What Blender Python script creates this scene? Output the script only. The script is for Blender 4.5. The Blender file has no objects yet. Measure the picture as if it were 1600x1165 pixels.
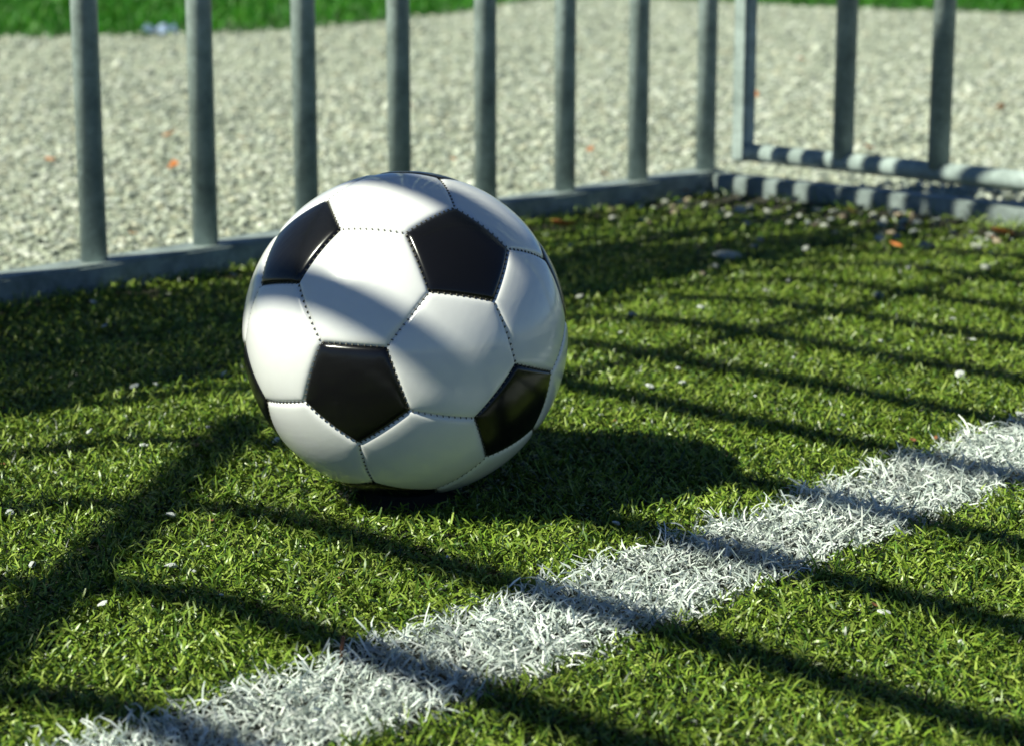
import bpy, bmesh, math, random
import numpy as np
from mathutils import Vector, Matrix

# ------------------------------------------------------------------ camera, sky, sun, exposure
scene = bpy.context.scene
col = scene.collection
random.seed(7)
rng = np.random.default_rng(7)

CAM_H = 0.3986
cam_d = bpy.data.cameras.new('camera')
cam = bpy.data.objects.new('camera', cam_d); col.objects.link(cam)
cam.location = (0, 0, CAM_H)
cam.rotation_euler = (math.radians(90 - 11.915), 0, 0)
cam_d.sensor_width = 36.0
cam_d.lens = 73.575
cam_d.shift_y = -0.0316
cam_d.clip_start = 0.02
cam_d.clip_end = 1000
cam_d.dof.use_dof = True
cam_d.dof.focus_distance = 1.30
cam_d.dof.aperture_fstop = 11.0
scene.camera = cam

SUN = Vector((-0.6072, -0.3270, 0.722)).normalized()      # towards the sun
w = bpy.data.worlds.new('World'); scene.world = w; w.use_nodes = True
nt = w.node_tree
bg = nt.nodes['Background']
sky = nt.nodes.new('ShaderNodeTexSky'); sky.sky_type = 'NISHITA'; sky.sun_disc = False
sky.sun_elevation = math.asin(SUN.z)
sky.sun_rotation = math.atan2(SUN.x, SUN.y)
sky.air_density = 0.65; sky.dust_density = 0.0; sky.ozone_density = 10.0
nt.links.new(sky.outputs[0], bg.inputs[0])
bg.inputs[1].default_value = 0.055
sun_d = bpy.data.lights.new('sun', 'SUN'); sun_d.energy = 5.0; sun_d.angle = math.radians(0.42)
sun_d.color = (0.99, 1.0, 0.83)
sun = bpy.data.objects.new('sun', sun_d); col.objects.link(sun)
sun.rotation_euler = SUN.to_track_quat('Z', 'Y').to_euler()
sun.location = (-3, -1.5, 4)
scene.view_settings.view_transform = 'Standard'
scene.view_settings.look = 'None'
scene.view_settings.exposure = 0.5
scene.view_settings.gamma = 1.0
scene.render.engine = 'CYCLES'
scene.cycles.max_bounces = 6
scene.cycles.diffuse_bounces = 3
scene.cycles.use_denoising = True

# ------------------------------------------------------------------ helpers
def tag(o, label=None, cat=None, group=None, kind=None):
    if label: o['label'] = label
    if cat: o['category'] = cat
    if group: o['group'] = group
    if kind: o['kind'] = kind
    return o

def link(o, parent=None):
    col.objects.link(o)
    if parent: o.parent = parent
    return o

def mesh_obj(name, me, mat=None, parent=None):
    o = bpy.data.objects.new(name, me)
    if mat and not me.materials: me.materials.append(mat)
    return link(o, parent)

def np_mesh(name, verts, quads=None, tris=None, color=None, smooth=False):
    """a mesh from numpy arrays; color is an RGB for each vertex"""
    me = bpy.data.meshes.new(name)
    nq = 0 if quads is None else len(quads)
    ntr = 0 if tris is None else len(tris)
    loops = np.concatenate(([quads.reshape(-1)] if nq else []) + ([tris.reshape(-1)] if ntr else [])).astype(np.int32)
    starts = np.concatenate(([np.arange(nq) * 4] if nq else []) + ([nq * 4 + np.arange(ntr) * 3] if ntr else [])).astype(np.int32)
    me.vertices.add(len(verts)); me.vertices.foreach_set('co', verts.astype(np.float32).reshape(-1))
    me.loops.add(len(loops)); me.loops.foreach_set('vertex_index', loops)
    me.polygons.add(len(starts)); me.polygons.foreach_set('loop_start', starts)
    me.update(calc_edges=True)
    me.polygons.foreach_set('use_smooth', np.full(len(starts), smooth, dtype=bool))
    if color is not None:
        a = me.attributes.new('tint', 'FLOAT_COLOR', 'POINT')
        c = np.ones((len(verts), 4), np.float32); c[:, :3] = color
        a.data.foreach_set('color', c.reshape(-1))
    me.validate()
    return me

class Nodes:
    def __init__(self, name):
        self.m = bpy.data.materials.new(name); self.m.use_nodes = True
        self.t = self.m.node_tree; self.b = self.t.nodes['Principled BSDF']
    def n(self, kind, **kw):
        x = self.t.nodes.new(kind)
        for k, v in kw.items():
            if k.startswith('i_'): x.inputs[k[2:].replace('_', ' ')].default_value = v
            else: setattr(x, k, v)
        return x
    def l(self, a, b): self.t.links.new(a, b)
    def coord(self, out='Object'): return self.n('ShaderNodeTexCoord').outputs[out]
    def noise(self, scale, detail=4, rough=0.6, vec=None):
        x = self.n('ShaderNodeTexNoise'); x.inputs['Scale'].default_value = scale
        x.inputs['Detail'].default_value = detail; x.inputs['Roughness'].default_value = rough
        self.l(vec if vec is not None else self.coord(), x.inputs['Vector']); return x.outputs['Fac']
    def ramp(self, fac, stops):
        x = self.n('ShaderNodeValToRGB'); e = x.color_ramp.elements
        while len(e) < len(stops): e.new(0.5)
        for i, (p, c) in enumerate(stops):
            e[i].position = p; e[i].color = (*c, 1) if len(c) == 3 else c
        self.l(fac, x.inputs[0]); return x.outputs[0]
    def bump(self, h, strength, dist):
        x = self.n('ShaderNodeBump'); x.inputs['Strength'].default_value = strength
        x.inputs['Distance'].default_value = dist
        self.l(h, x.inputs['Height']); self.l(x.outputs[0], self.b.inputs['Normal']); return x
    def set(self, **kw):
        for k, v in kw.items(): self.b.inputs[k.replace('_', ' ')].default_value = v

def mat_tint(name, rough, spec=0.5, transl=0.0, noise=None):
    M = Nodes(name)
    a = M.n('ShaderNodeAttribute', attribute_name='tint')
    c = a.outputs['Color']
    if noise:
        f = M.ramp(M.noise(noise, 3), [(0.3, (0.72,) * 3), (0.7, (1.15,) * 3)])
        x = M.n('ShaderNodeMix', data_type='RGBA', blend_type='MULTIPLY'); x.inputs['Factor'].default_value = 1
        M.l(c, x.inputs['A']); M.l(f, x.inputs['B']); c = x.outputs['Result']
    M.l(c, M.b.inputs['Base Color'])
    M.set(Roughness=rough, Specular_IOR_Level=spec)
    if transl > 0:
        tr = M.n('ShaderNodeBsdfTranslucent'); M.l(c, tr.inputs[0])
        mx = M.n('ShaderNodeMixShader'); mx.inputs[0].default_value = transl
        M.l(M.b.outputs[0], mx.inputs[1]); M.l(tr.outputs[0], mx.inputs[2])
        M.l(mx.outputs[0], M.t.nodes['Material Output'].inputs[0])
    return M.m

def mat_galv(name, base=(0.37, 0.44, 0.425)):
    M = Nodes(name)
    co = M.coord('Object')
    vor = M.n('ShaderNodeTexVoronoi'); vor.inputs['Scale'].default_value = 130; M.l(co, vor.inputs['Vector'])
    a = M.ramp(vor.outputs['Color'], [(0.0, tuple(0.86 * c for c in base)), (1.0, tuple(1.16 * c for c in base))])
    n2 = M.ramp(M.noise(28, 5, 0.65, co), [(0.32, (0.62, 0.64, 0.62)), (0.62, (1.12, 1.12, 1.1))])
    x = M.n('ShaderNodeMix', data_type='RGBA', blend_type='MULTIPLY'); x.inputs['Factor'].default_value = 1
    M.l(a, x.inputs['A']); M.l(n2, x.inputs['B']); M.l(x.outputs['Result'], M.b.inputs['Base Color'])
    r = M.ramp(M.noise(45, 4, 0.6, co), [(0.3, (0.42,) * 3), (0.7, (0.62,) * 3)])
    M.l(r, M.b.inputs['Roughness'])
    M.set(Metallic=0.0, Specular_IOR_Level=0.35)
    M.bump(M.noise(260, 3, 0.6, co), 0.25, 0.0015)
    return M.m

def mat_plain(name, stops, scale, rough=0.8, bump=0.4, bdist=0.004):
    M = Nodes(name)
    co = M.coord('Object')
    M.l(M.ramp(M.noise(scale, 6, 0.65, co), stops), M.b.inputs['Base Color'])
    M.set(Roughness=rough)
    M.bump(M.noise(scale * 2.2, 6, 0.7, co), bump, bdist)
    return M.m

GALV = mat_galv('galvanised_steel')
GALV_RAIL = mat_galv('shade_toned_galvanised_rail', (0.25, 0.295, 0.29))  # darker base: shade of the rails' unlit faces put into the colour
TURF = mat_tint('turf_fibre', 0.36, 0.35, 0.05)
WHITE_FIBRE = mat_tint('white_turf_fibre', 0.5, 0.4, 0.15)
LAWN = mat_tint('lawn_blade', 0.5, 0.3, 0.3)
STONE = mat_tint('gravel_stone', 0.85, 0.3, 0.0, 160)
INFILL = mat_plain('rubber_infill', [(0.35, (0.006, 0.008, 0.005)), (0.7, (0.016, 0.02, 0.011))], 300, 0.9, 0.6, 0.003)

# ------------------------------------------------------------------ the plan of the cage: e runs along the back fence, n towards the pitch
e = Vector((0.68391, 0.72957, 0)); n = Vector((0.72957, -0.68391, 0))
def P(u, v, z=0.0): return e * u + n * v + Vector((0, 0, z))
V_BACK = -1.787           # back fence
V_GOAL = -0.755           # middle of the goal line
U_END = 2.300             # corner of back fence and side

# ------------------------------------------------------------------ ground
def sheet(name, pts, z, mat, kind='structure'):
    me = bpy.data.meshes.new(name)
    me.from_pydata([(p[0], p[1], z) for p in pts], [], [list(range(len(pts)))])
    o = mesh_obj(name, me, mat); tag(o, kind=kind); return o

Mg = Nodes('gravel_bed')
co = Mg.coord('Object')
vg = Mg.n('ShaderNodeTexVoronoi'); vg.inputs['Scale'].default_value = 105; Mg.l(co, vg.inputs['Vector'])
c1 = Mg.ramp(vg.outputs['Color'], [(0.0, (0.23, 0.26, 0.195)), (0.5, (0.37, 0.40, 0.31)), (1.0, (0.55, 0.58, 0.47))])
c2 = Mg.ramp(Mg.noise(5, 6, 0.7, co), [(0.34, (0.74, 0.76, 0.74)), (0.64, (1.1, 1.1, 1.08))])
mx = Mg.n('ShaderNodeMix', data_type='RGBA', blend_type='MULTIPLY'); mx.inputs['Factor'].default_value = 1
Mg.l(c1, mx.inputs['A']); Mg.l(c2, mx.inputs['B']); Mg.l(mx.outputs['Result'], Mg.b.inputs['Base Color'])
Mg.set(Roughness=0.95, Specular_IOR_Level=0.2)
Mg.bump(vg.outputs['Distance'], 0.9, 0.006).invert = True
sheet('gravel_ground', [(-300, -300), (300, -300), (300, 300), (-300, 300)], -0.016, Mg.m)

turf_edge = [P(U_END + 0.0, V_BACK + 0.0), P(U_END, 3.0), P(-6, 3.0), P(-6, -0.6), P(-1.62, -0.80), P(-0.33, V_BACK)]
sheet('turf_ground', turf_edge, -0.0105, INFILL)

lawn_line = [(-40, 4.2), (-4, 5.6), (-1.57, 6.42), (-1.15, 6.5), (-0.75, 6.75), (-0.45, 7.25), (-0.18, 7.85), (0.1, 8.9), (0.5, 9.1), (0.9, 8.55), (1.3, 8.1), (1.9, 7.75), (4, 7.0), (40, 3.0)]
LAWN_SOIL = mat_plain('lawn_soil', [(0.3, (0.02, 0.055, 0.008)), (0.7, (0.045, 0.12, 0.015))], 9, 0.95)
sheet('lawn_ground', lawn_line + [(300, 60), (300, 290), (-300, 290), (-300, 60)], -0.012, LAWN_SOIL)
def lawn_y(x): return np.interp(x, [p[0] for p in lawn_line], [p[1] for p in lawn_line])

# ------------------------------------------------------------------ fibres: turf, white line, lawn
def blades(base, length, width, lean, curl, bend, az, colour, tip=0.55):
    """curled ribbons, each three quads long with a blunt end"""
    N = len(base)
    th = lean.copy(); ph = az.copy(); p = base.copy()
    verts = np.zeros((N, 8, 3))
    tw = rng.uniform(-0.9, 0.9, N); dtw = rng.normal(0, 0.35, N)
    wid = [0.9, 1.0, 0.95, tip]
    for k in range(4):
        d = np.stack([np.sin(th) * np.cos(ph), np.sin(th) * np.sin(ph), np.cos(th)], 1)
        side = np.stack([-np.sin(ph), np.cos(ph), np.zeros(N)], 1)
        upv = np.cross(d, side)
        sv = side * np.cos(tw)[:, None] + upv * np.sin(tw)[:, None]
        hw = (width * wid[k] * 0.5)[:, None]
        verts[:, 2 * k] = p - sv * hw; verts[:, 2 * k + 1] = p + sv * hw
        p = p + d * (length / 3)[:, None]
        th = th + curl / 3; ph = ph + bend / 3; tw = tw + dtw
    i0 = (np.arange(N) * 8)[:, None]
    quads = np.concatenate([i0 + np.array([0, 1, 3, 2]), i0 + np.array([2, 3, 5, 4]), i0 + np.array([4, 5, 7, 6])])
    return verts.reshape(-1, 3), quads, None, np.repeat(colour, 8, axis=0)

LINE_HALF = 0.049
def uv_of(p): return p[:, 0] * e.x + p[:, 1] * e.y, p[:, 0] * n.x + p[:, 1] * n.y
BALL = np.array([-0.072, 1.389, 0.110])

def drift(u, v):
    """how far grit has drifted up against the rails, 0 to 1"""
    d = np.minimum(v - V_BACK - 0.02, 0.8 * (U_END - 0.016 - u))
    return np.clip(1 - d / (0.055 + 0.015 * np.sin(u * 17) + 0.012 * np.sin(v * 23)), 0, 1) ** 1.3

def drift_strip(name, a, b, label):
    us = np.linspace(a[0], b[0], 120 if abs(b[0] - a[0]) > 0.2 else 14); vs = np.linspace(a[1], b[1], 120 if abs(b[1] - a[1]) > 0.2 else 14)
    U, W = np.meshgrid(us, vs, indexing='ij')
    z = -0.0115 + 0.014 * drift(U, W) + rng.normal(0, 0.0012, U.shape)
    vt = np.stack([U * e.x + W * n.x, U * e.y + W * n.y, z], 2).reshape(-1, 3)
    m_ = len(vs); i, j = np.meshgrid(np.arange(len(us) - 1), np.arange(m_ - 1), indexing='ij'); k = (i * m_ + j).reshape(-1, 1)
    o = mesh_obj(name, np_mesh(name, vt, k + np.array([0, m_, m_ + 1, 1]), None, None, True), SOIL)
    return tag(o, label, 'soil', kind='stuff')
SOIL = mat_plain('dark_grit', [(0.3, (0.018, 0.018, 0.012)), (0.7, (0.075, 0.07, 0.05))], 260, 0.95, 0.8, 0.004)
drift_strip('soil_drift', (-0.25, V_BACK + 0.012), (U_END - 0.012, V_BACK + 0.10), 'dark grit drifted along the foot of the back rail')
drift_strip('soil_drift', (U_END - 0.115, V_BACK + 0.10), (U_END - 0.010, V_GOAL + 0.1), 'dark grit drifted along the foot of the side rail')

def scatter_view(y0, y1, dens, margin):
    """points on the pitch in the trapezoid that the lens takes in, with a margin round it"""
    hw = lambda y: 0.262 * y + margin
    area_w = hw(y1)
    N = int(dens * (y1 - y0) * 2 * area_w)
    p = np.stack([rng.uniform(-area_w, area_w, N), rng.uniform(y0, y1, N)], 1)
    p = p[np.abs(p[:, 0]) < hw(p[:, 1])]
    return p

pts = np.concatenate([scatter_view(0.80, 1.25, 185000, 0.06), scatter_view(1.25, 1.75, 160000, 0.06),
                      scatter_view(1.75, 2.30, 105000, 0.06), scatter_view(2.30, 2.95, 70000, 0.05)])
wide = np.stack([rng.uniform(-1.5, 1.5, 95000), rng.uniform(0.35, 2.95, 95000)], 1)      # the rest of the pitch round that, coarser
wide = wide[(np.abs(wide[:, 0]) > 0.262 * wide[:, 1] + 0.055) | (wide[:, 1] < 0.80)]
coarse = np.concatenate([np.ones(len(pts)), np.full(len(wide), 1.9)])
pts = np.concatenate([pts, wide])
u, v = uv_of(pts)
inside = (v - V_BACK) > np.maximum(0.028, -0.717 * (u + 0.30) + 0.03)
keep = inside & (v > V_BACK + 0.028) & (u < U_END - 0.02)
# thin the fibre near the corner where stones have gathered
bare = np.clip((u - 2.02) / 0.25, 0, 1) * np.clip((V_BACK + 0.62 - v) / 0.5, 0, 1)
keep &= rng.uniform(0, 1, len(pts)) > 0.75 * bare
d_ball = np.hypot(pts[:, 0] - BALL[0], pts[:, 1] - BALL[1])
keep &= d_ball > 0.040
pts = pts[keep]; u = u[keep]; v = v[keep]; coarse = coarse[keep]
wob = 0.004 * np.sin(u * 61) + 0.003 * np.sin(u * 143 + 1) + rng.normal(0, 0.0045, len(u))
white = np.abs(v - V_GOAL + wob) < LINE_HALF

def fibre_object(name, mask, length, width, cols, mat, zj, label, lean, curl, twist):
    p = pts[mask]; N = len(p)
    base = np.stack([p[:, 0], p[:, 1], np.full(N, -0.008) + rng.uniform(0, zj, N)], 1)
    # tufts share a lean
    tuft = np.sin(p[:, 0] * 330 + 3 * np.sin(p[:, 1] * 170)) + np.sin(p[:, 1] * 290 + 2 * np.sin(p[:, 0] * 210))
    az = tuft * 1.6 + rng.uniform(0, 2 * np.pi, N)
    L = rng.uniform(length[0], length[1], N) * (1 + 0.12 * np.sin(p[:, 0] * 47 + p[:, 1] * 31))
    W = rng.uniform(width[0], width[1], N) * coarse[mask]
    uu, vv_ = uv_of(p)
    edge = drift(uu, vv_)                                        # shaggy along the rails
    L *= 1 + 0.6 * edge * rng.uniform(0, 1, N)
    base[:, 2] += 0.013 * edge
    k = rng.integers(0, len(cols), N)
    c = np.array(cols)[k] * rng.uniform(0.6, 1.3, (N, 1))
    patch = 0.5 + 0.5 * np.sin(p[:, 0] * 19 + 2 * np.sin(p[:, 1] * 13)) * np.sin(p[:, 1] * 23 + 1.5 * np.sin(p[:, 0] * 11))
    c = c * (0.86 + 0.28 * patch)[:, None]
    vv, q, t, cc = blades(base, L, W, rng.uniform(lean[0], lean[1], N), rng.uniform(curl[0], curl[1], N), rng.normal(0, twist, N), az, c)
    o = mesh_obj(name, np_mesh(name, vv, q, t, cc, True), mat)
    tag(o, label=label, kind='stuff'); return o

GREENS = [(0.145, 0.23, 0.022), (0.205, 0.295, 0.036), (0.08, 0.16, 0.016), (0.28, 0.36, 0.065), (0.16, 0.25, 0.025), (0.022, 0.055, 0.010)]
tf = fibre_object('turf_fibres', ~white, (0.0070, 0.0130), (0.0008, 0.0015), GREENS, TURF, 0.0060,
             'short curled green artificial turf fibres under the ball', (0.45, 1.40), (-0.3, 1.5), 1.5); tf['category'] = 'turf'
WHITES = [(0.71, 0.77, 0.72), (0.62, 0.69, 0.63), (0.79, 0.82, 0.78), (0.50, 0.57, 0.51)]
wl = fibre_object('white_line_fibres', white & (rng.uniform(0, 1, len(pts)) < 0.72), (0.009, 0.017), (0.0008, 0.0014), WHITES, WHITE_FIBRE, 0.0085,
             'white artificial turf fibres forming the goal line stripe', (0.5, 1.35), (-0.2, 2.0), 2.3); wl['category'] = 'line'

N = 26000
lx = rng.uniform(-3.2, 3.2, N); ly = rng.uniform(6.2, 10.0, N)
m = ly > lawn_y(lx) + rng.normal(0, 0.05, N)
lx, ly = lx[m], ly[m]; N = len(lx)
lc = np.array([(0.035, 0.21, 0.010), (0.022, 0.14, 0.008), (0.055, 0.27, 0.014), (0.085, 0.26, 0.025)])[rng.integers(0, 4, N)] * rng.uniform(0.7, 1.2, (N, 1))
vv, q, t, cc = blades(np.stack([lx, ly, np.full(N, -0.012)], 1), rng.uniform(0.03, 0.075, N), rng.uniform(0.004, 0.009, N),
                      rng.uniform(0.05, 0.7, N), rng.uniform(0.2, 1.3, N), rng.normal(0, 0.5, N), rng.uniform(0, 6.28, N), lc)
lo = mesh_obj('lawn_grass', np_mesh('lawn_grass', vv, q, t, cc, True), LAWN)
tag(lo, 'bright green mown lawn grass beyond the gravel', 'grass', kind='stuff')

# ------------------------------------------------------------------ gravel stones
g = (1 + 5 ** 0.5) / 2
ICO_V = np.array([(-1, g, 0), (1, g, 0), (-1, -g, 0), (1, -g, 0), (0, -1, g), (0, 1, g), (0, -1, -g), (0, 1, -g), (g, 0, -1), (g, 0, 1), (-g, 0, -1), (-g, 0, 1)]) / math.sqrt(1 + g * g)
ICO_F = np.array([(0, 11, 5), (0, 5, 1), (0, 1, 7), (0, 7, 10), (0, 10, 11), (1, 5, 9), (5, 11, 4), (11, 10, 2), (10, 7, 6), (7, 1, 8), (3, 9, 4), (3, 4, 2), (3, 2, 6), (3, 6, 8), (3, 8, 9), (4, 9, 5), (2, 4, 11), (6, 2, 10), (8, 6, 7), (9, 8, 1)])
def stones(p, size, z, colour):
    N = len(p)
    vv = ICO_V[None] * (1 + rng.normal(0, 0.16, (N, 12, 1)))
    vv = vv * (size[:, None] * 0.5 * np.stack([rng.uniform(0.8, 1.3, N), rng.uniform(0.7, 1.1, N), rng.uniform(0.45, 0.8, N)], 1))[:, None, :]
    a = rng.uniform(0, 6.28, N); ca, sa = np.cos(a)[:, None], np.sin(a)[:, None]
    x = vv[:, :, 0] * ca - vv[:, :, 1] * sa; y = vv[:, :, 0] * sa + vv[:, :, 1] * ca
    tl = rng.normal(0, 0.35, (N, 1)); zz = vv[:, :, 2] * np.cos(tl) + x * np.sin(tl)
    vv = np.stack([x + p[:, 0:1], y + p[:, 1:2], zz + z[:, None]], 2)
    f = ICO_F[None] + (np.arange(N) * 12)[:, None, None]
    return vv.reshape(-1, 3), f.reshape(-1, 3), np.repeat(colour, 12, axis=0)

SC = np.array([(0.42, 0.455, 0.36), (0.53, 0.56, 0.455), (0.31, 0.345, 0.275), (0.61, 0.63, 0.54), (0.46, 0.46, 0.35), (0.20, 0.225, 0.19), (0.38, 0.42, 0.36)])
def gravel_zone(y0, y1, dens, s0, s1):
    hw = 0.262 * y1 + 0.12
    N = int(dens * (y1 - y0) * 2 * hw)
    p = np.stack([rng.uniform(-hw, hw, N), rng.uniform(y0, y1, N)], 1)
    u, v = uv_of(p)
    ok = ((v < V_BACK - 0.025) | (u > U_END + 0.03)) & (np.abs(p[:, 0]) < 0.262 * p[:, 1] + 0.12) & (p[:, 1] < lawn_y(p[:, 0]) + 0.05)
    p = p[ok]; N = len(p)
    s = s0 + (s1 - s0) * rng.uniform(0, 1, N) ** 2.2
    return p, s
zones = [gravel_zone(1.6, 3.4, 10500, 0.004, 0.016), gravel_zone(3.4, 5.0, 4600, 0.006, 0.019), gravel_zone(5.0, 8.6, 900, 0.009, 0.024)]
gp = np.concatenate([z[0] for z in zones]); gs = np.concatenate([z[1] for z in zones])
gc = SC[rng.integers(0, len(SC), len(gp))] * rng.uniform(0.8, 1.15, (len(gp), 1))
vv, f, cc = stones(gp, gs, -0.016 + gs * 0.18, gc)
go = mesh_obj('gravel_stones', np_mesh('gravel_stones', vv, None, f, cc), STONE)
tag(go, 'pale loose gravel spread beyond the steel bars', 'gravel', kind='stuff')

# ------------------------------------------------------------------ tubes and boxes
def tube(name, path, r, mat, parent, seg=20, cap=True):
    path = [Vector(p) for p in path]
    me = bpy.data.meshes.new(name); bm = bmesh.new()
    rings = []; prev = None
    for i, p in enumerate(path):
        d = (path[min(i + 1, len(path) - 1)] - path[max(i - 1, 0)]).normalized()
        if prev is None:
            a = d.orthogonal().normalized()
        else:
            a = (prev - d * prev.dot(d)).normalized()
        prev = a; b = d.cross(a)
        rings.append([bm.verts.new(p + (a * math.cos(t) + b * math.sin(t)) * r) for t in [2 * math.pi * k / seg for k in range(seg)]])
    for i in range(len(rings) - 1):
        for k in range(seg):
            fc = bm.faces.new((rings[i][k], rings[i][(k + 1) % seg], rings[i + 1][(k + 1) % seg], rings[i + 1][k])); fc.smooth = True
    if cap:
        bm.faces.new(list(reversed(rings[0]))); bm.faces.new(rings[-1])
    bm.normal_update(); bm.to_mesh(me); bm.free()
    return mesh_obj(name, me, mat, parent)

def beam(name, a, b, width, z0, z1, mat, parent, bevel=0.003):
    """a horizontal box section from a to b, centred on that line"""
    a = Vector(a); b = Vector(b); d = (b - a); d.z = 0; L = d.length; d.normalize(); s = Vector((-d.y, d.x, 0))
    bm = bmesh.new()
    vs = []
    for q in (a, b):
        for (sx, zz) in ((-1, z0), (1, z0), (1, z1), (-1, z1)):
            c = q + s * (sx * width / 2); vs.append(bm.verts.new((c.x, c.y, zz)))
    for fidx in ((0, 1, 2, 3), (7, 6, 5, 4), (0, 4, 5, 1), (1, 5, 6, 2), (2, 6, 7, 3), (3, 7, 4, 0)):
        bm.faces.new([vs[i] for i in fidx])
    bmesh.ops.recalc_face_normals(bm, faces=bm.faces)
    bmesh.ops.bevel(bm, geom=list(bm.edges), offset=bevel, segments=2, affect='EDGES')
    me = bpy.data.meshes.new(name); bm.to_mesh(me); bm.free()
    return mesh_obj(name, me, mat, parent)

# ------------------------------------------------------------------ the goal cage
cage = bpy.data.objects.new('goal_cage', None); link(cage)
tag(cage, 'galvanised steel goal cage of upright round bars standing on a flat rail', 'goal')
BAR_R = 0.0138
RAIL_Z = 0.030
Z_ROOF = 1.548
def bent_bar(u, v_base, v_front, BEND=0.11):
    path = [P(u, v_base, RAIL_Z - 0.004), P(u, v_base, 0.5), P(u, v_base, 1.0)]
    for k in range(0, 9):
        t = math.pi / 2 * k / 8
        path.append(P(u, v_base + BEND * (1 - math.cos(t)), Z_ROOF - BEND + BEND * math.sin(t)))
    path.append(P(u, 0.5 * (v_base + BEND + v_front), Z_ROOF)); path.append(P(u, v_front, Z_ROOF))
    return tube('bar', path, BAR_R, GALV, cage)

U1 = 1.2706
for k in range(8):                                   # the eight bars in view
    bent_bar(U1 + 0.1470 * k, V_BACK, V_GOAL)
STEP = 0.1387
corner_j = 11
for j in range(1, corner_j + 1):                     # the back fence runs on to the left
    bent_bar(U1 - STEP * j, V_BACK, V_GOAL)
for j in range(1, corner_j):                         # unseen slim rods added between those bars, up to the middle rails, deepening their shade
    tube('added_shade_rod', [P(U1 - STEP * (j + 0.5), V_BACK, RAIL_Z - 0.004), P(U1 - STEP * (j + 0.5), V_BACK, 1.245)], 0.0072, GALV, cage, 12)
diag = []
for j in range(corner_j + 1, 21):                    # then the side closes in obliquely towards the goal mouth
    u = U1 - STEP * j
    vb = -1.700 + 0.0995 * (j - 12)
    diag.append((u, vb)); bent_bar(u, vb, V_GOAL, 0.14)
u_corner = U1 - STEP * (corner_j + 0.35)
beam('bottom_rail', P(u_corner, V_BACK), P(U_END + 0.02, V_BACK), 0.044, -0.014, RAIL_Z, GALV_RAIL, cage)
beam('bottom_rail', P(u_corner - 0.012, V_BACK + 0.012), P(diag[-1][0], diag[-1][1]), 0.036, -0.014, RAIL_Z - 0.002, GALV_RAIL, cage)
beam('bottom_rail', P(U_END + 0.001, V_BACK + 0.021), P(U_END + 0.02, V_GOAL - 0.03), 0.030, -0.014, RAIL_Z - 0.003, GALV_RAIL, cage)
beam('unseen_middle_rail', P(u_corner, V_BACK), P(U_END + 0.01, V_BACK), 0.022, 0.69, 0.735, GALV_RAIL, cage)  # unseen rail, added where a dark band in the shade points to one
beam('unseen_middle_rail', P(u_corner, V_BACK), P(U_END + 0.01, V_BACK), 0.022, 1.235, 1.26, GALV_RAIL, cage)  # unseen rail over the rod tops, added to deepen the shade
tube('crossbar', [P(diag[-1][0] - 0.03, V_GOAL, Z_ROOF), P(U_END + 0.03, V_GOAL, Z_ROOF)], 0.030, GALV, cage)
tube('post', [P(diag[-1][0] - 0.03, V_GOAL + 0.002, -0.014), P(diag[-1][0] - 0.03, V_GOAL + 0.002, Z_ROOF)], 0.029, GALV, cage)
tube('post', [P(U_END + 0.02, V_GOAL + 0.002, -0.014), P(U_END + 0.02, V_GOAL + 0.002, Z_ROOF)], 0.029, GALV, cage)
# rail over the roof bars, parallel to the back fence, and the thicker one over the oblique side
s_r = Z_ROOF / (SUN.z / math.hypot(SUN.x, SUN.y))
tube('roof_rail', [P(U_END + 0.02, -1.615, Z_ROOF + 0.012), P(-0.43, -1.640, Z_ROOF + 0.012)], 0.012, GALV, cage)
sh = Vector((-SUN.x, -SUN.y, 0)).normalized()
zT = Z_ROOF - 0.012
sT = zT * math.hypot(SUN.x, SUN.y) / SUN.z
A = Vector((-0.209, 1.60, 0)) - sh * sT; B = Vector((-0.282, 1.07, 0)) - sh * sT; D = (B - A)
tube('roof_rail', [A + Vector((0, 0, zT)), A + D * 2.2 + Vector((0, 0, zT))], 0.019, GALV, cage)

# ------------------------------------------------------------------ the raised gate panel of the side
gate = bpy.data.objects.new('side_gate', None); link(gate)
tag(gate, 'raised steel gate panel of dark round bars at the cage corner', 'gate')
ga = Vector((0.2785, 2.8655, 0)); gd = Vector((0.71326, -0.70090, 0)).normalized()
GZ = 0.061
def G(t, z=0.0): return ga + gd * t + e * 0.012 + Vector((0, 0, z))
beam('post', G(0.0275), G(0.0515), 0.024, GZ - 0.0125, 1.30, GALV, gate)
tube('bottom_rail', [G(0.048, GZ), G(1.02, GZ)], 0.0125, GALV, gate)
tube('top_rail', [G(0.048, 1.285), G(1.02, 1.285)], 0.0125, GALV, gate)
for t in (0.205, 0.352, 0.492, 0.634, 0.776, 0.918):
    tube('bar', [G(t, GZ + 0.004), G(t, 1.282)], BAR_R, GALV, gate)
beam('post', G(1.015), G(1.039), 0.024, GZ - 0.0125, 1.30, GALV, gate)
for z in (0.45, 1.1):
    tube('hinge', [G(-0.012, z) , G(0.030, z)], 0.007, GALV, gate, 12)

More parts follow.
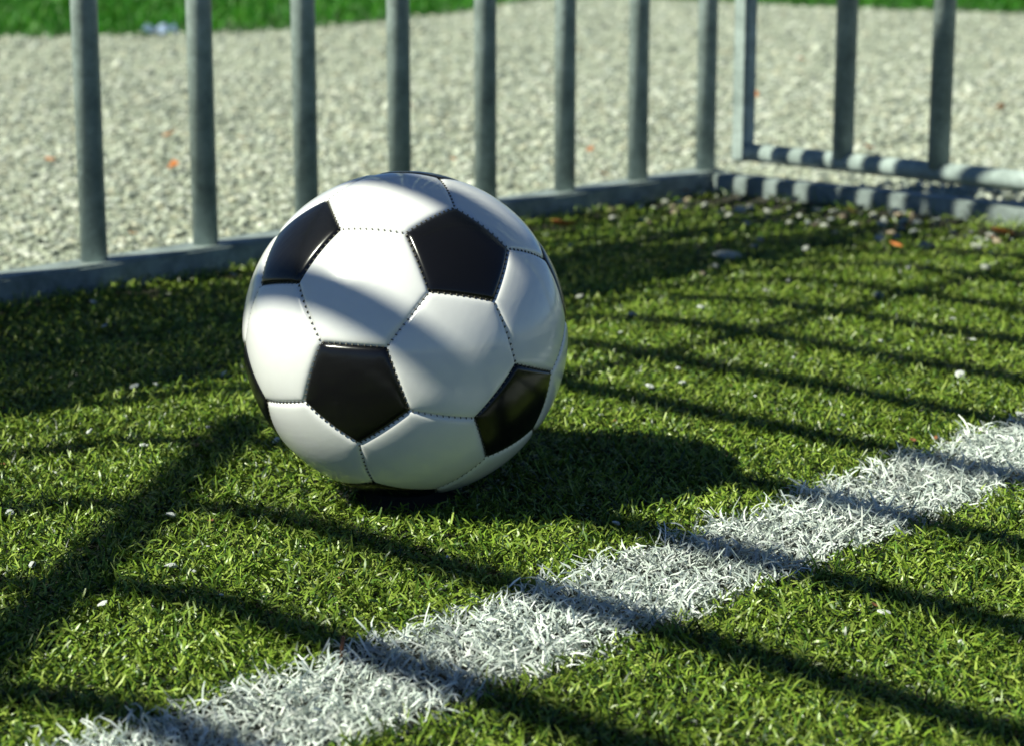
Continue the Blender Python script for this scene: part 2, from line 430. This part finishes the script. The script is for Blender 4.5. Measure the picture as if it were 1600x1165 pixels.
# ------------------------------------------------------------------ the ball
ball = bpy.data.objects.new('football', None); link(ball)
ball.location = BALL
tag(ball, 'glossy black and white stitched leather football resting on the turf', 'ball')
ROT = Matrix(((-0.70314, 0.32088, 0.63452), (-0.65271, 0.0627, -0.75501), (-0.28205, -0.94504, 0.16536)))
R = 0.1102
def panel_mat(name, base, rough, coat):
    M = Nodes(name); co = M.coord('Object')
    M.l(M.ramp(M.noise(30, 4, 0.6, co), [(0.3, tuple(c * 0.93 for c in base)), (0.7, base)]), M.b.inputs['Base Color'])
    M.set(Roughness=rough, Coat_Weight=coat, Coat_Roughness=0.07, Specular_IOR_Level=0.5 if coat > 0.5 else 0.35)
    sc = M.n('ShaderNodeMapping'); sc.inputs['Scale'].default_value = (30, 240, 120); M.l(co, sc.inputs['Vector'])
    a = M.noise(1.0, 3, 0.5, sc.outputs[0]); b = M.noise(55, 3, 0.5, co)
    ad = M.n('ShaderNodeMath', operation='ADD'); M.l(a, ad.inputs[0])
    ml = M.n('ShaderNodeMath', operation='MULTIPLY'); M.l(b, ml.inputs[0]); ml.inputs[1].default_value = 2.0
    M.l(ml.outputs[0], ad.inputs[1])
    M.bump(ad.outputs[0], 0.06, 0.0012)
    return M.m
WHITE = panel_mat('white_panel_leather', (0.80, 0.80, 0.79), 0.32, 0.8)
BLACK = panel_mat('black_panel_leather', (0.006, 0.006, 0.007), 0.22, 0.1)
STITCH = mat_plain('stitch_thread', [(0.3, (0.05, 0.045, 0.03)), (0.7, (0.16, 0.15, 0.11))], 900, 0.6, 0.1)

ico = []
for s1 in (1, -1):
    for s2 in (1, -1): ico.append(Vector((0, s1, s2 * g)))
for s1 in (1, -1):
    for s2 in (1, -1): ico.append(Vector((s1, s2 * g, 0)))
for s1 in (1, -1):
    for s2 in (1, -1): ico.append(Vector((s2 * g, 0, s1)))
ico = [q.normalized() for q in ico]
def near(i): return [j for j in range(12) if j != i and ico[i].dot(ico[j]) > 0.4]
def ring_sort(c, pts):
    a = (pts[0] - c * pts[0].dot(c)).normalized(); b = c.cross(a)
    return sorted(pts, key=lambda q: math.atan2(q.dot(b), q.dot(a)))
faces = []
for i in range(12):
    faces.append(('pent', ico[i], ring_sort(ico[i], [(ico[i] * 2 + ico[j]).normalized() for j in near(i)])))
for i in range(12):
    for j in near(i):
        for k in near(i):
            if i < j < k and ico[j].dot(ico[k]) > 0.4:
                c = (ico[i] + ico[j] + ico[k]).normalized()
                ps = [(ico[a] * 2 + ico[b]).normalized() for a in (i, j, k) for b in (i, j, k) if a != b]
                faces.append(('hex', c, ring_sort(c, ps)))

def panel_mesh(name, c, corners):
    """one stuffed panel in its own frame: c along +Z, first corner over +X"""
    X = (corners[0] - c * corners[0].dot(c)).normalized(); Y = c.cross(X)
    Mf = Matrix((X, Y, c))
    cs = [Mf @ q for q in corners]; cc = Vector((0, 0, 1)); m = len(cs)
    ws = [1, 0.86, 0.7, 0.54, 0.4, 0.28, 0.2, 0.145, 0.105, 0.075, 0.052, 0.034, 0.018, 0.006, 0.0]
    SEG = 12
    apo = (cs[0] + cs[1]).normalized().angle(cc) * R
    bm = bmesh.new(); rings = []
    for wgt in ws:
        if wgt == 1:
            rings.append([bm.verts.new(cc * R)]); continue
        ring = []
        for s in range(m):
            a, b = cs[s], cs[(s + 1) % m]
            for t in range(SEG):
                q = (a.lerp(b, t / SEG) * (1 - wgt) + cc * wgt).normalized()
                # rounded corners of the seam, the stuffed edge rolling down into it
                d = wgt * apo
                drop = 0.00165 * math.exp(-(d / 0.00135) ** 1.25) + 0.0010 * math.exp(-(d / 0.0060))
                ring.append(bm.verts.new(q * (R - drop)))
        rings.append(ring)
    K = m * SEG
    for k in range(K): bm.faces.new((rings[0][0], rings[1][k], rings[1][(k + 1) % K]))
    for r in range(1, len(rings) - 1):
        for k in range(K):
            bm.faces.new((rings[r][k], rings[r + 1][k], rings[r + 1][(k + 1) % K], rings[r][(k + 1) % K]))
    for fc in bm.faces: fc.smooth = True
    bm.normal_update()
    me = bpy.data.meshes.new(name); bm.to_mesh(me); bm.free()
    return me
shared = {}
edges = {}
for kind, c, corners in faces:
    if kind not in shared:
        shared[kind] = panel_mesh('black_panel' if kind == 'pent' else 'white_panel', c, corners)
    X = (corners[0] - c * corners[0].dot(c)).normalized(); Y = c.cross(X)
    o = mesh_obj('black_panel' if kind == 'pent' else 'white_panel', shared[kind], BLACK if kind == 'pent' else WHITE, ball)
    o.matrix_local = (ROT @ Matrix((X, Y, c)).transposed()).to_4x4()
    for s in range(len(corners)):
        a, b = corners[s], corners[(s + 1) % len(corners)]
        key = tuple(sorted([tuple(round(x, 4) for x in a), tuple(round(x, 4) for x in b)]))
        edges[key] = (a, b)
bm = bmesh.new()
for a, b in edges.values():
    NS = 11
    for k in range(NS):
        q = a.lerp(b, (k + 0.5) / NS).normalized()
        along = (b - a); along = (along - q * along.dot(q)).normalized(); across = q.cross(along)
        along = (along + across * 0.45).normalized(); across = q.cross(along)
        c = q * (R - 0.00215)
        pv = []
        for t in range(3):                         # a short bowed thread
            cen = c + across * ((t - 1) * 0.00080) + q * (0.00045 if t == 1 else 0.0)
            pv.append([bm.verts.new(ROT @ (cen + along * (x * 0.00030) + q * (y * 0.0004))) for x, y in ((-1, -1), (1, -1), (1, 1), (-1, 1))])
        for t in range(2):
            for i in range(4):
                bm.faces.new((pv[t][i], pv[t][(i + 1) % 4], pv[t + 1][(i + 1) % 4], pv[t + 1][i]))
        bm.faces.new(list(reversed(pv[0]))); bm.faces.new(pv[2])
bmesh.ops.recalc_face_normals(bm, faces=bm.faces)
me = bpy.data.meshes.new('stitching'); bm.to_mesh(me); bm.free()
so = mesh_obj('stitching', me, STITCH, ball); so['kind'] = 'stuff'

# ------------------------------------------------------------------ stone chips, pebbles and leaves
CHIPS = [(-0.208, 1.220, 0.0080), (-0.193, 1.211, 0.0035), (-0.236, 1.150, 0.0061), (-0.293, 1.223, 0.0052), (-0.225, 1.328, 0.0069), (-0.315, 1.700, 0.0087), (-0.298, 1.707, 0.0065), (-0.274, 1.508, 0.0068), (-0.323, 1.550, 0.0055), (-0.234, 1.564, 0.0040), (-0.177, 1.522, 0.0068), (-0.170, 1.167, 0.0027), (-0.191, 1.261, 0.0025), (0.188, 2.043, 0.0077), (0.101, 1.921, 0.0054), (0.143, 1.712, 0.0059), (0.115, 1.698, 0.0080), (0.070, 1.601, 0.0056), (0.260, 1.601, 0.0051), (0.251, 1.558, 0.0035), (0.339, 1.881, 0.0060), (0.425, 1.889, 0.0054), (0.308, 1.985, 0.0050), (0.401, 1.605, 0.0062), (0.068, 1.310, 0.0059), (0.212, 1.135, 0.0067), (0.246, 1.087, 0.0040), (0.382, 1.741, 0.0101), (0.144, 1.768, 0.0050), (-0.431, 2.152, 0.0089), (-0.422, 2.070, 0.0079), (-0.388, 1.951, 0.0062), (-0.247, 1.746, 0.0061), (-0.315, 2.251, 0.0064), (-0.333, 1.333, 0.0070), (-0.302, 2.231, 0.0070), (0.180, 1.337, 0.0030), (0.185, 1.058, 0.0028), (0.437, 2.272, 0.0065), (0.427, 1.985, 0.0051), (0.250, 1.812, 0.0040), (0.199, 1.666, 0.0032), (0.329, 1.689, 0.0038), (-0.040, 1.240, 0.0024)]
PEBBLES = [(0.297, 2.700, 0.0185), (0.244, 2.343, 0.0307), (0.283, 2.414, 0.0098), (0.225, 2.284, 0.0078), (0.206, 2.231, 0.0097), (0.341, 2.401, 0.0105), (0.439, 2.466, 0.0155), (0.375, 2.105, 0.0133), (0.118, 2.007, 0.0094), (0.375, 2.575, 0.0129), (0.463, 2.661, 0.0117), (0.491, 2.601, 0.0164), (0.481, 2.410, 0.0167), (0.255, 2.752, 0.0102), (0.129, 2.695, 0.0150), (0.168, 2.729, 0.0118), (0.128, 2.639, 0.0098), (0.068, 2.423, 0.0068), (0.223, 2.776, 0.0129), (0.173, 2.601, 0.0073), (0.294, 2.193, 0.0062), (0.263, 2.137, 0.0054), (0.393, 2.519, 0.0079), (0.522, 2.272, 0.0116), (0.510, 2.623, 0.0149), (0.427, 2.586, 0.0097), (0.069, 2.101, 0.0079), (0.458, 2.272, 0.0065)]
LEAF_TURF = [(0.433, 2.644, 0.0116), (0.588, 2.487, 0.0208), (0.562, 2.433, 0.0093), (0.441, 2.374, 0.0120), (0.347, 2.776, 0.0104), (0.063, 2.544, 0.0236), (0.238, 2.831, 0.0079), (0.146, 2.723, 0.0067), (0.301, 1.522, 0.0059), (0.325, 1.514, 0.0044), (0.319, 1.527, 0.0049), (0.079, 1.580, 0.0045), (0.183, 1.703, 0.0032), (0.209, 1.146, 0.0060), (-0.366, 1.454, 0.0038), (-0.197, 1.315, 0.0038), (-0.104, 1.197, 0.0023)]
LEAF_GRAVEL = [(-0.728, 3.286, 0.0155), (-0.596, 3.646, 0.0250), (-0.520, 3.205, 0.0200), (-0.465, 2.539, 0.0128), (-0.466, 3.596, 0.0134), (-0.375, 2.617, 0.0114), (-0.091, 3.286, 0.0111), (0.127, 3.416, 0.0147), (0.139, 3.112, 0.0134), (0.019, 2.869, 0.0142), (0.958, 4.118, 0.0234), (0.587, 3.434, 0.0279), (0.504, 4.380, 0.0217), (-0.205, 4.198, 0.0116), (0.246, 3.828, 0.0106), (0.739, 5.406, 0.0167)]

def stone_mat(name, a, b): return mat_plain(name, [(0.35, a), (0.65, b)], 140, 0.75, 0.5, 0.002)
CHIP_M = stone_mat('white_stone', (0.55, 0.58, 0.55), (0.74, 0.76, 0.73))
PEB_M = [stone_mat('pale_stone', (0.30, 0.32, 0.27), (0.54, 0.55, 0.48)), stone_mat('grey_stone', (0.14, 0.165, 0.165), (0.30, 0.33, 0.31)), stone_mat('tan_stone', (0.27, 0.21, 0.14), (0.40, 0.33, 0.23))]

def stone_mesh(name, seed, rough, flat, cuts):
    r = random.Random(seed)
    bm = bmesh.new(); bmesh.ops.create_icosphere(bm, subdivisions=2, radius=0.5)
    planes = [(Vector((r.gauss(0, 1), r.gauss(0, 1), r.gauss(0, 1))).normalized(), r.uniform(0.27, 0.42)) for _ in range(cuts)]
    for vt in bm.verts:
        for pn, pd in planes:                     # broken faces
            d = vt.co.dot(pn)
            if d > pd: vt.co -= pn * (d - pd)
        vt.co *= 1 + r.uniform(-rough, rough)
        vt.co.z *= flat
    for fc in bm.faces: fc.smooth = cuts == 0
    me = bpy.data.meshes.new(name); bm.to_mesh(me); bm.free(); return me
chip_meshes = [stone_mesh('stone_chip', k, 0.05, 0.5, 7) for k in range(7)]
peb_meshes = [[stone_mesh('pebble', 20 + 10 * c + k, 0.03, 0.6, 3 * (k % 2)) for k in range(4)] for c in range(3)]
for k, me in enumerate(chip_meshes): me.materials.append(CHIP_M)
for c in range(3):
    for me in peb_meshes[c]: me.materials.append(PEB_M[c])

def chip_words(x, y):
    vv = x * n.x + y * n.y; uu = x * e.x + y * e.y
    d = math.hypot(x - BALL[0], y - BALL[1])
    if d < 0.20: w = 'on the turf close beside the ball'
    elif vv > V_GOAL + LINE_HALF: w = 'on the turf outside the white line'
    elif vv > V_GOAL - 0.28: w = 'on the turf just inside the white line'
    elif vv < V_BACK + 0.12: w = 'in the shade against the back rail'
    elif uu < 1.3: w = 'on shaded turf between ball and back rail'
    elif uu > 1.62: w = 'on the turf towards the raised gate panel'
    else: w = 'on sunlit turf between ball and gate'
    return 'small broken white stone chip ' + w, 'stone', 'white chips ' + w
def peb_words(c, x, y, s):
    col_ = ('pale', 'dull grey', 'tan')[c]
    d = U_END - (x * e.x + y * e.y)
    vv = x * n.x + y * n.y
    if d < 0.07: w = 'lying along the foot of the side rail under the gate'
    elif vv < V_BACK + 0.12: w = 'lying along the foot of the back rail'
    elif d < 0.25: w = 'on the turf a hand away from the side rail'
    else: w = 'out on the turf well clear of the rails'
    size = 'large' if s > 0.0125 else 'small'
    return f'{size} {col_} pebble {w}', 'pebble', f'{size} {col_} pebbles {w}'
def put(name, me, x, y, z, s, label, cat, group=None):
    o = bpy.data.objects.new(name, me); link(o)
    o.location = (x, y, z); o.rotation_euler = (random.uniform(-0.4, 0.4), random.uniform(-0.4, 0.4), random.uniform(0, 6.28))
    o.scale = s; tag(o, label, cat, group); return o
for i, (x, y, s) in enumerate(CHIPS):
    put('stone_chip', chip_meshes[i % 7], x, y, 0.0005 + s * 0.1, (s * 1.3, s * 0.95, s * random.uniform(0.8, 1.2)),
        *chip_words(x, y))
for i, (x, y, s) in enumerate(PEBBLES):
    c = [0, 0, 1, 0, 2][i % 5]
    if i == 1:
        q = put('pebble', peb_meshes[0][0], x, y, 0.003, (s * 1.15, s * 0.8, s * 0.5), 'long flat pale pebble, the largest stone lying on the turf', 'pebble'); q.rotation_euler = (0.1, 0.05, 0.15)
    else:
        put('pebble', peb_meshes[c][i % 4], x, y, s * 0.12, (s * 1.1, s * 0.9, s), *peb_words(c, x, y, s))
# stones washed up in the corner along the side rail
for i in range(150):
    t = random.uniform(0.0, 0.62); dd = 0.012 + abs(random.gauss(0, 0.085))
    q = P(U_END - 0.018 - dd, V_BACK + 0.03 + t)
    s = (0.0035 + 0.010 * random.random() ** 1.8) * (1.15 - min(dd, 0.2))
    c = random.choice([0, 0, 0, 1, 1, 2])
    put('pebble', peb_meshes[c][i % 4], q.x, q.y, -0.002 + s * 0.25 + 0.010 * max(0, 1 - dd / 0.06), (s * 1.15, s * 0.9, s), *peb_words(c, q.x, q.y, s))

def leaf_mat(name, a, b):
    M = Nodes(name); co = M.coord('Object')
    M.l(M.ramp(M.noise(9, 5, 0.65, co), [(0.3, a), (0.7, b)]), M.b.inputs['Base Color']); M.set(Roughness=0.6)
    M.bump(M.noise(22, 4, 0.6, co), 0.4, 0.05)
    return M.m
LEAF_O = leaf_mat('orange_leaf', (0.38, 0.10, 0.02), (0.62, 0.22, 0.05))
LEAF_B = leaf_mat('brown_leaf', (0.16, 0.055, 0.022), (0.32, 0.13, 0.05))
def leaf_mesh(name, seed, mat, wide):
    """a dry curled leaf of unit length, 1 to 2 % thick, with a midrib fold and a stalk"""
    r = random.Random(seed); NL, NW = 10, 4
    curl = r.uniform(0.25, 0.7); fold = r.uniform(0.1, 0.35); tw = r.uniform(-0.5, 0.5)
    top = []; bm = bmesh.new()
    for layer in (1, -1):
        grid = []
        for i in range(NL + 1):
            t = i / NL; hw = wide * math.sin(math.pi * min(1, t * 0.97 + 0.015)) ** 0.75 * (1 + r.uniform(-0.1, 0.1) * (layer == 1))
            row = []
            for j in range(-NW, NW + 1):
                s = j / NW; x = t - 0.5; y = s * hw
                z = curl * (t - 0.5) ** 2 + fold * abs(s) * hw * 1.5 + tw * x * y + 0.009 * layer * (1 - 0.6 * abs(s))
                row.append((x, y, z))
            grid.append(row)
        top.append(grid)
    V = [[[bm.verts.new(c) for c in row] for row in gr] for gr in top]
    for i in range(NL):
        for j in range(2 * NW):
            bm.faces.new((V[0][i][j], V[0][i + 1][j], V[0][i + 1][j + 1], V[0][i][j + 1]))
            bm.faces.new((V[1][i][j], V[1][i][j + 1], V[1][i + 1][j + 1], V[1][i + 1][j]))
        for j in (0, 2 * NW):
            bm.faces.new((V[0][i][j], V[1][i][j], V[1][i + 1][j], V[0][i + 1][j]))
    bmesh.ops.recalc_face_normals(bm, faces=bm.faces)
    me = bpy.data.meshes.new(name); bm.to_mesh(me); bm.free(); me.materials.append(mat)
    for p in me.polygons: p.use_smooth = True
    return me
leaf_o = [leaf_mesh('dry_leaf', 50 + k, LEAF_O, random.uniform(0.2, 0.36)) for k in range(4)]
leaf_b = [leaf_mesh('dry_leaf', 60 + k, LEAF_B, random.uniform(0.18, 0.3)) for k in range(4)]
for i, (x, y, s) in enumerate(LEAF_GRAVEL):
    put('dry_leaf', leaf_o[i % 4], x, y, -0.004, (s * 1.5,) * 3, 'curled orange dry leaf lying on the gravel beyond the bars', 'leaf', 'orange leaves on the gravel')
for i, (x, y, s) in enumerate(LEAF_TURF):
    if i == 5:
        q = put('dry_leaf', leaf_o[0], x, y, 0.007, (s * 1.4,) * 3, 'long orange brown dry leaf on shaded turf beside the ball and back rail', 'leaf'); q.rotation_euler = (-0.5, 0.1, 0.1)
    elif i == 1:
        q = put('dry_leaf', leaf_o[1], x, y, 0.006, (s * 1.5,) * 3, 'bright orange dry leaf on turf against the side rail', 'leaf'); q.rotation_euler = (-0.6, 0.2, -0.3)
    elif i < 8:
        put('dry_leaf', leaf_o[i % 4], x, y, 0.009, (s * 1.4,) * 3, 'small orange leaf fragment on turf near the cage corner', 'leaf', 'leaf fragments near the corner')
    else:
        put('dry_leaf', leaf_b[i % 4], x, y, 0.001, (s * 1.5,) * 3, 'tiny reddish brown leaf scrap on the sunlit turf', 'leaf', 'leaf scraps on the sunlit turf')
lf = put('dry_leaf', leaf_o[2], -0.468, 2.133, 0.012, (0.024,) * 3, 'orange leaf standing on edge against the back rail', 'leaf')
lf.rotation_euler = (1.1, 1.0, 0.3)
tw = tube('twig', [(-0.092, 1.064, -0.004), (-0.0915, 1.066, 0.004), (-0.0905, 1.0655, 0.012)], 0.0011, LEAF_B, None, 8)
tag(tw, 'short brown twig stub standing up in the white line', 'twig')
SCRAP = mat_plain('pale_blue_plastic', [(0.3, (0.42, 0.55, 0.75)), (0.7, (0.55, 0.66, 0.82))], 40, 0.4)
bm = bmesh.new()
for i in range(7):
    for j in range(5):
        bm.verts.new(((i / 6 - 0.5) * 0.10 * (1 + 0.1 * math.sin(j * 2)), (j / 4 - 0.5) * 0.06, 0.018 * math.sin(i * 1.3) * math.cos(j * 1.1) + 0.02))
bm.verts.ensure_lookup_table()
for i in range(6):
    for j in range(4):
        bm.faces.new([bm.verts[a] for a in (i * 5 + j, (i + 1) * 5 + j, (i + 1) * 5 + j + 1, i * 5 + j + 1)])
bmesh.ops.solidify(bm, geom=list(bm.faces), thickness=0.002)
me = bpy.data.meshes.new('litter_scrap'); bm.to_mesh(me); bm.free()
o = mesh_obj('litter_scrap', me, SCRAP); o.location = (-1.085, 6.50, -0.012)
tag(o, 'crumpled pale blue litter scrap at the edge of the lawn', 'litter')
